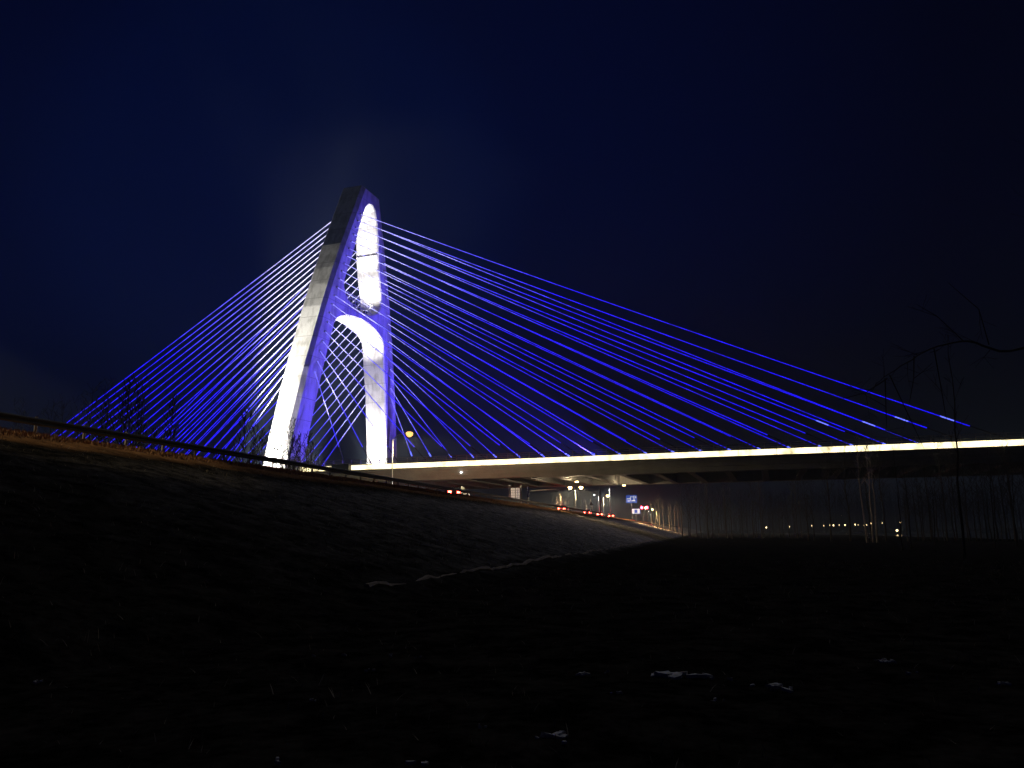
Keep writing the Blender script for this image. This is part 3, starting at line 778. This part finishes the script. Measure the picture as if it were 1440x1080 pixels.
# distant lamps on the far bank of the river
dl_ = [(1070, 742, .8), (1102, 741, .5), (1133, 739.5, 1.), (1150, 739.5, 1.1), (1158, 739, .8), (1163, 739, .8), (1171, 738.5, .9), (1179, 738.5, 1.1), (1184, 741, .6), (1193, 738, .8), (1198, 738.5, .9), (1204, 739, 1.), (1209, 738.5, .8), (1215, 736.5, 1.3), (1230, 736, 1.), (1256, 735, 1.1), (1175, 725, .4), (1250, 746, 1.), (1432, 718, 1.), (1436, 720, .6)]
proto_l = None
for i, (px, py, s_) in enumerate(dl_):
    Y = 560 + (i*37 % 23) if py < 745 else 420
    if px > 1400: Y = 330
    x = (px-720)/1075*Y; zl = (748.6 - (px-720)*.007 - py)/1075*Y
    zb = gxy(x, Y)
    if proto_l is None:
        proto_l = thing('distant_lamp', (0, 0, 0), 'x', 'street lamp')
        MB().tube([(0, 0, -7), (0, 0, -.3)], .09, 5).build('pole', M['dark_steel'], proto_l)
        b_ = MB(); b_.tube([(0, 0, -.5), (0, 0, -.3), (0, 0, .3), (0, 0, .5)], [.25, .5, .5, .2], 8); b_.build('globe', M['lamp_far'], proto_l, smooth=True)
        o = proto_l
    else: o = copy_tree(proto_l)
    o.location = (x, Y, zl); o.scale = (s_*1.05, s_*1.05, 1.)
    lab = {16: 'tiny yellow lamp floating above the row on the far bank', 17: 'yellow lamp below and right of the row on the far bank', 15: 'last yellow lamp at the right of the row on the far bank', 18: 'brighter of two far lamps at the right edge of the photo', 19: 'fainter of two far lamps at the right edge of the photo', 0: 'lone faint lamp far left of the row on the far bank', 1: 'very faint lamp between the lone lamp and the row', 2: 'first bright lamp at the left of the row on the far bank'}.get(i, 'small yellow lamp in the crowded row on the far river bank')
    tag(o, lab, 'street lamp', 'lamps on the far river bank')

# ------------------------------------------------------------------ poles, signs, signals under the bridge
def post_thing(name, u, v, h, r, m_, label, cat):
    b0 = RP(u, v, gz(u, v)); t = thing(name, b0, label, cat)
    MB().tube([b0-Z*.3, b0+Z*h], [r, r*.85], 8).build('pole', M[m_], t, smooth=True)
    return t, b0
t, b0 = post_thing('marker_post', 131, -31.6, 3.5, .14, 'white_paint', 'plain white post standing left of the blue and white mast under the bridge', 'post')
MB().box(b0+Z*.1, (.3, .3, .12), (U, T, Z)).build('base', M['kerb'], t)
t, b0 = post_thing('mast_pole', 132, -30.6, 1.4, .16, 'white_paint', 'mast with dark blue top, white foot and a long white arm under the bridge', 'mast')
MB().tube([b0+Z*1.4, b0+Z*3.3], .2, 8).build('upper_pole', M['blue_paint'], t)
MB().tube([b0+Z*2.55+U*.15, b0+Z*2.75+U*5.1], [.09, .06], 6).build('arm', M['white_paint'], t)
t, b0 = post_thing('slim_pole', 128, -33.0, 3.1, .07, 'galv', 'slim grey pole left of the white grid board', 'pole')
MB().box(b0+Z*3.15, (.16, .16, .06), (U, T, Z)).build('cap', M['galv'], t)
# white board of lit panes
b0 = RP(130, -32.4, 4.6); t = thing('notice_board', b0, 'white board of small panes standing left of the white post', 'board')
bd = MB()
for ix in range(4):
    for iz in range(5):
        bd.box(b0 + U*(-.54+.36*ix+(.06 if ix > 1 else -.06)) + Z*(1.1+.42*iz), (.155, .02, .18), (U, T, Z))
bd.build('panel', mat('lit white panes', (.75, .75, .72), .5, emit=(.8, .8, .78), es=.22), t)
fr = MB(); fr.box(b0 + T*.06 + Z*1.94, (.84, .03, 1.1), (U, T, Z)); fr.build('backing', M['sign_grey'], t)
for q in (-.6, .6): MB().box(b0 + U*q + T*.08 + Z*.4, (.05, .03, .5), (U, T, Z)).build('leg', M['galv'], t)
# gantry with arm and two grey boards
t, b0 = post_thing('gantry_pole', 228, -31, 8.1, .2, 'galv', 'tall grey gantry pole with a long arm over the road beyond the bridge', 'gantry')
MB().tube([b0+Z*7.7, b0+Z*8.0-U*13], [.13, .08], 6).build('arm', M['galv'], t)
for q in (-12.4, -6.2): MB().box(b0+Z*7.6+U*q, (.25, .2, .22), (U, T, Z)).build('camera_box', M['sign_grey'], t)
for q in (1.4, 4.0):
    MB().box(b0+Z*9.0+U*q, (1.05, .05, .75), (U, T, Z)).build('sign_board', M['sign_grey'], t)
MB().tube([b0+Z*8.1, b0+Z*8.9, b0+Z*9.0+U*5], .09, 6).build('bracket', M['galv'], t)
t, b0 = post_thing('warning_sign', 205, -30.2, 2.6, .06, 'dark_steel', 'small dark triangular sign on a post right of the second red lit car', 'sign')
MB().add([b0+Z*2.4-U*.6, b0+Z*2.4+U*.6, b0+Z*3.4, b0+Z*2.4-U*.6+T*.05, b0+Z*2.4+U*.6+T*.05, b0+Z*3.4+T*.05], [(0, 1, 2), (3, 5, 4), (0, 3, 4, 1), (1, 4, 5, 2), (2, 5, 3, 0)]).build('plate', M['dark_steel'], t)
# blue direction signs
def road_sign(u, v, zc, hw_, hh_, label, marks, m_='sign_blue'):
    b0 = RP(u, v, gz(u, v)); t = thing('direction_sign', b0, label, 'road sign')
    MB().tube([b0-T*-.3, b0+T*.3+Z*(zc-b0[2]+hh_)], .13, 8).build('pole', M['galv'], t)
    c = RP(u, v, zc)
    MB().box(c, (hw_, .06, hh_), (U, T, Z)).build('plate', M[m_], t)
    mk = MB()
    for (x, z, w, h) in marks: mk.box(c - T*.075 + U*x*hw_ + Z*z*hh_, (w*hw_, .012, h*hh_), (U, T, Z))
    mk.build('marks', M['sign_white'], t)
road_sign(300, -28.6, 12.3, 2.1, 1.5, 'upper blue direction sign with white arrow strokes', [(-.55, .1, .3, .1), (-.2, .1, .06, .5), (.05, .55, .3, .08), (.45, .2, .08, .6), (.3, -.45, .35, .09), (-.5, -.5, .25, .08), (.75, .45, .12, .25)])
road_sign(310, -28.0, 7.9, 1.7, 1.0, 'lower pale blue sign with a dark centre under the direction sign', [(-.62, 0, .28, .8), (.62, .1, .25, .7), (0, .72, .9, .14), (0, -.78, .9, .12)])
# traffic signals
def signal(u, v, zt, label, lens, arm=0):
    b0 = RP(u, v, gz(u, v)); t = thing('traffic_light', b0, label, 'traffic light', 'traffic lights at the junction')
    MB().tube([b0, b0+Z*(zt-b0[2]+.8)], .11, 8).build('pole', M['dark_steel'], t)
    hd = MB(); c = RP(u, v, zt) - T*.25; hd.box(c, (.52, .2, 1.15), (U, T, Z)); h_ = hd.build('housing', M['dark_steel'], t)
    for i, z in enumerate((.66, 0, -.66)):
        on = (lens == 'red_on' and i == 0) or (lens == 'green_on' and i == 2)
        p_ = c - T*.22 + Z*z
        MB().tube([p_, p_ - T*.06], (.5 if lens == 'red_on' else .36) if on else .27, 12).build('lens', M[lens if on else 'lens_off'], h_)
        if on and lens == 'red_on':
            l = spot(t, p_ - T*.3, p_ - T*10, 9000, (1., .05, .06), 150, .6, .3, 'signal_lamp')
signal(310, -25.6, 8.6, 'left of two traffic lights showing red', 'red_on')
signal(310, -23.6, 8.6, 'right of two traffic lights showing red', 'red_on')
signal(318, -22.2, 9.4, 'traffic light showing green at the right of the red pair', 'green_on')

# ------------------------------------------------------------------ cars (heading away, tail lamps towards the camera)
def make_car(paint):
    r = thing('parked_car', (0, 0, 0), 'x', 'car'); r.name = 'car'
    X, Y_ = V3(1, 0, 0), V3(0, 1, 0)
    prof = [(-2.2, .35), (-2.25, .62), (-2.15, .92), (-1.3, .98), (1.0, .95), (2.05, .78), (2.2, .55), (2.15, .32)]
    b = MB(); b.prism(prof, V3(-.88, 0, 0), V3(.88, 0, 0), Y_, Z); body = b.build('body', M[paint], r)
    mod = body.modifiers.new('bevel', 'BEVEL'); mod.width = .08; mod.segments = 2
    cab = MB(); lo = [(-.8, -1.75), (.8, -1.75), (.8, .95), (-.8, .95)]; hi = [(-.62, -1.1), (.62, -1.1), (.62, .15), (-.62, .15)]
    cab.add([(x, y, .95) for x, y in lo] + [(x, y, 1.42) for x, y in hi], [(0, 1, 5, 4), (1, 2, 6, 5), (2, 3, 7, 6), (3, 0, 4, 7), (0, 3, 2, 1)]); cab.build('window', M['car_glass'], r)
    rf = MB(); rf.box((0, -.475, 1.44), (.64, .66, .03)); rf.build('roof', M[paint], r)
    for x in (-.8, .8):
        for y in (-1.4, 1.35):
            w = MB(); w.tube([(x-.1, y, .32), (x+.1, y, .32)], .32, 14); wh = w.build('wheel', M['rubber'], r)
            q = .105 if x > 0 else -.105
            MB().tube([(x+q*.9, y, .32), (x+q*1.1, y, .32)], .19, 10).build('rim', M['rim'], wh)
        MB().box((x*.82, -2.24, .78), (.22, .04, .13)).build('tail_lamp', M['tail'], r)
        MB().box((x*.82, 2.12, .66), (.17, .06, .08)).build('headlight', M['head'], r)
    MB().box((0, -2.27, .58), (.26, .015, .06)).build('number_plate', M['white_paint'], r)
    MB().box((0, -2.27, .4), (.8, .05, .08)).build('bumper', M['rubber'], r)
    return r
protos = {p: make_car(p) for p in ('car_dark', 'car_white', 'car_red')}
cu = set()
def put_car(paint, u, v, label, away=True):
    p = protos[paint]; o = p if paint not in cu else copy_tree(p); cu.add(paint)
    o.location = tuple(RP(u, v, 4.755)); o.rotation_euler = (0, 0, -AL + (0 if away else math.pi)); o.scale = (1.05, 1.05, 1.3); tag(o, label, 'car', 'cars driving on the embankment road')
    for s_ in (-.6, .6):
        back = -T if away else T
        l = spot(o, V3(0, 0, 0), V3(0, -1, 0), 650 if away else 2500, (1., .04, .03) if away else (1., .95, .85), 130, .7, .12, 'car_light')
        l.location = (s_, -2.5 if away else 2.5, .78); l.rotation_euler = (math.radians(-82), 0, 0) if away else (math.radians(82), 0, 0)
put_car('car_dark', 108, -35.4, 'nearest car with two red tail lamps below the orange street lamp')
put_car('car_white', 193, -35.6, 'car with bright red tail lamps just beyond the bridge')
put_car('car_red', 236, -35.8, 'red lit car at the foot of the tall gantry pole')
put_car('car_white', 262, -35.6, 'car with a red tail glow between the gantry pole and the signals')
put_car('car_dark', 292, -35.4, 'rearmost car of the queue waiting at the red signals')
put_car('car_red', 305, -38.6, 'foremost car of the queue waiting at the red signals')
put_car('car_dark', 114, -43.5, 'oncoming car with white headlights beside the nearest red lit car', away=False)

# ------------------------------------------------------------------ air
hz = MB(); hz.box((60, 560, 42), (760, 800, 50))
def haze_mat(dens):
    m = bpy.data.materials.new('night haze'); m.use_nodes = True; nt = m.node_tree; nt.nodes.clear()
    o = nt.nodes.new('ShaderNodeOutputMaterial'); v = nt.nodes.new('ShaderNodeVolumePrincipled')
    v.inputs['Color'].default_value = (.60, .78, 1., 1); v.inputs['Density'].default_value = dens; v.inputs['Anisotropy'].default_value = .2
    nt.links.new(v.outputs[0], o.inputs['Volume']); return m
HAZE = .00042
if HAZE:
    tag(hz.build('haze', haze_mat(HAZE)), 'thin damp night air', kind='stuff')

# ------------------------------------------------------------------ sky, added fill sun, camera
w = bpy.data.worlds.new('World'); SC.world = w; w.use_nodes = True
nt = w.node_tree; bg = nt.nodes['Background']
sk = nt.nodes.new('ShaderNodeTexSky'); sk.sky_type = 'NISHITA'; sk.sun_disc = False
sk.sun_elevation = math.radians(-3.); sk.sun_rotation = math.radians(-150); sk.altitude = 100; sk.air_density = 1.; sk.dust_density = .3; sk.ozone_density = 4.
tint = nt.nodes.new('ShaderNodeMix'); tint.data_type = 'RGBA'; tint.blend_type = 'MULTIPLY'; tint.inputs['Factor'].default_value = 1
tint.inputs['B'].default_value = (.08, 1.25, 2.9, 1)
nt.links.new(sk.outputs['Color'], tint.inputs['A'])
# night sky fades to the right and upwards; haze glow round the pylon is painted in
wc = nt.nodes.new('ShaderNodeTexCoord'); wd = nt.nodes.new('ShaderNodeVectorMath'); wd.operation = 'DOT_PRODUCT'
wd.inputs[1].default_value = tuple(Vector((-.27, .88, .39)).normalized())
nt.links.new(wc.outputs['Generated'], wd.inputs[0])
wr = nt.nodes.new('ShaderNodeValToRGB'); wr.color_ramp.interpolation = 'B_SPLINE'
wr.color_ramp.elements[0].position = .71; wr.color_ramp.elements[0].color = (.03, .035, .12, 1)
wr.color_ramp.elements[1].position = 1.; wr.color_ramp.elements[1].color = (1.3, 2.3, 1.8, 1)
we = wr.color_ramp.elements.new(.955); we.color = (.7, .75, .85, 1)
we = wr.color_ramp.elements.new(.985); we.color = (1., 1.1, 1.05, 1)
nt.links.new(wd.outputs['Value'], wr.inputs['Fac'])
fall = nt.nodes.new('ShaderNodeMix'); fall.data_type = 'RGBA'; fall.blend_type = 'MULTIPLY'; fall.inputs['Factor'].default_value = 1
nt.links.new(tint.outputs['Result'], fall.inputs['A']); nt.links.new(wr.outputs['Color'], fall.inputs['B'])
nt.links.new(fall.outputs['Result'], bg.inputs['Color'])
bg.inputs['Strength'].default_value = .15
mo = bpy.data.lights.new('fill_sun', 'SUN'); mo.energy = .15; mo.angle = math.radians(.5); mo.color = (.9, .93, 1.)  # sun lamp added to lift the snow scraps and the ground
mob = bpy.data.objects.new('fill_sun', mo); COL.objects.link(mob); mob.location = (0, 0, 120)
mob.rotation_euler = Vector((-.25, -.42, -.87)).to_track_quat('-Z', 'Y').to_euler()

cd = bpy.data.cameras.new('camera'); cam = bpy.data.objects.new('camera', cd); COL.objects.link(cam)
cd.sensor_width = 36; cd.lens = 36*1075/1440; cd.clip_start = .1; cd.clip_end = 5000
PT, RO = math.radians(10.982), .007
cp, sp, cr, sr = math.cos(PT), math.sin(PT), math.cos(RO), math.sin(RO)
R1 = np.array([[1, 0, 0], [0, cp, sp], [0, -sp, cp]]); R2 = np.array([[cr, 0, -sr], [0, 1, 0], [sr, 0, cr]])
R_ = R2 @ R1
rt, fw, up = R_
cam.matrix_world = Matrix(((rt[0], up[0], -fw[0], 0), (rt[1], up[1], -fw[1], 0), (rt[2], up[2], -fw[2], 0), (0, 0, 0, 1)))
SC.camera = cam
SC.view_settings.view_transform = 'Standard'; SC.view_settings.look = 'None'; SC.view_settings.exposure = 0; SC.view_settings.gamma = 1
cy = SC.cycles
cy.use_denoising = True; cy.max_bounces = 5; cy.volume_bounces = 0; cy.diffuse_bounces = 3; cy.glossy_bounces = 3; cy.transmission_bounces = 2
cy.sample_clamp_indirect = 4.
cy.volume_step_rate = 4.
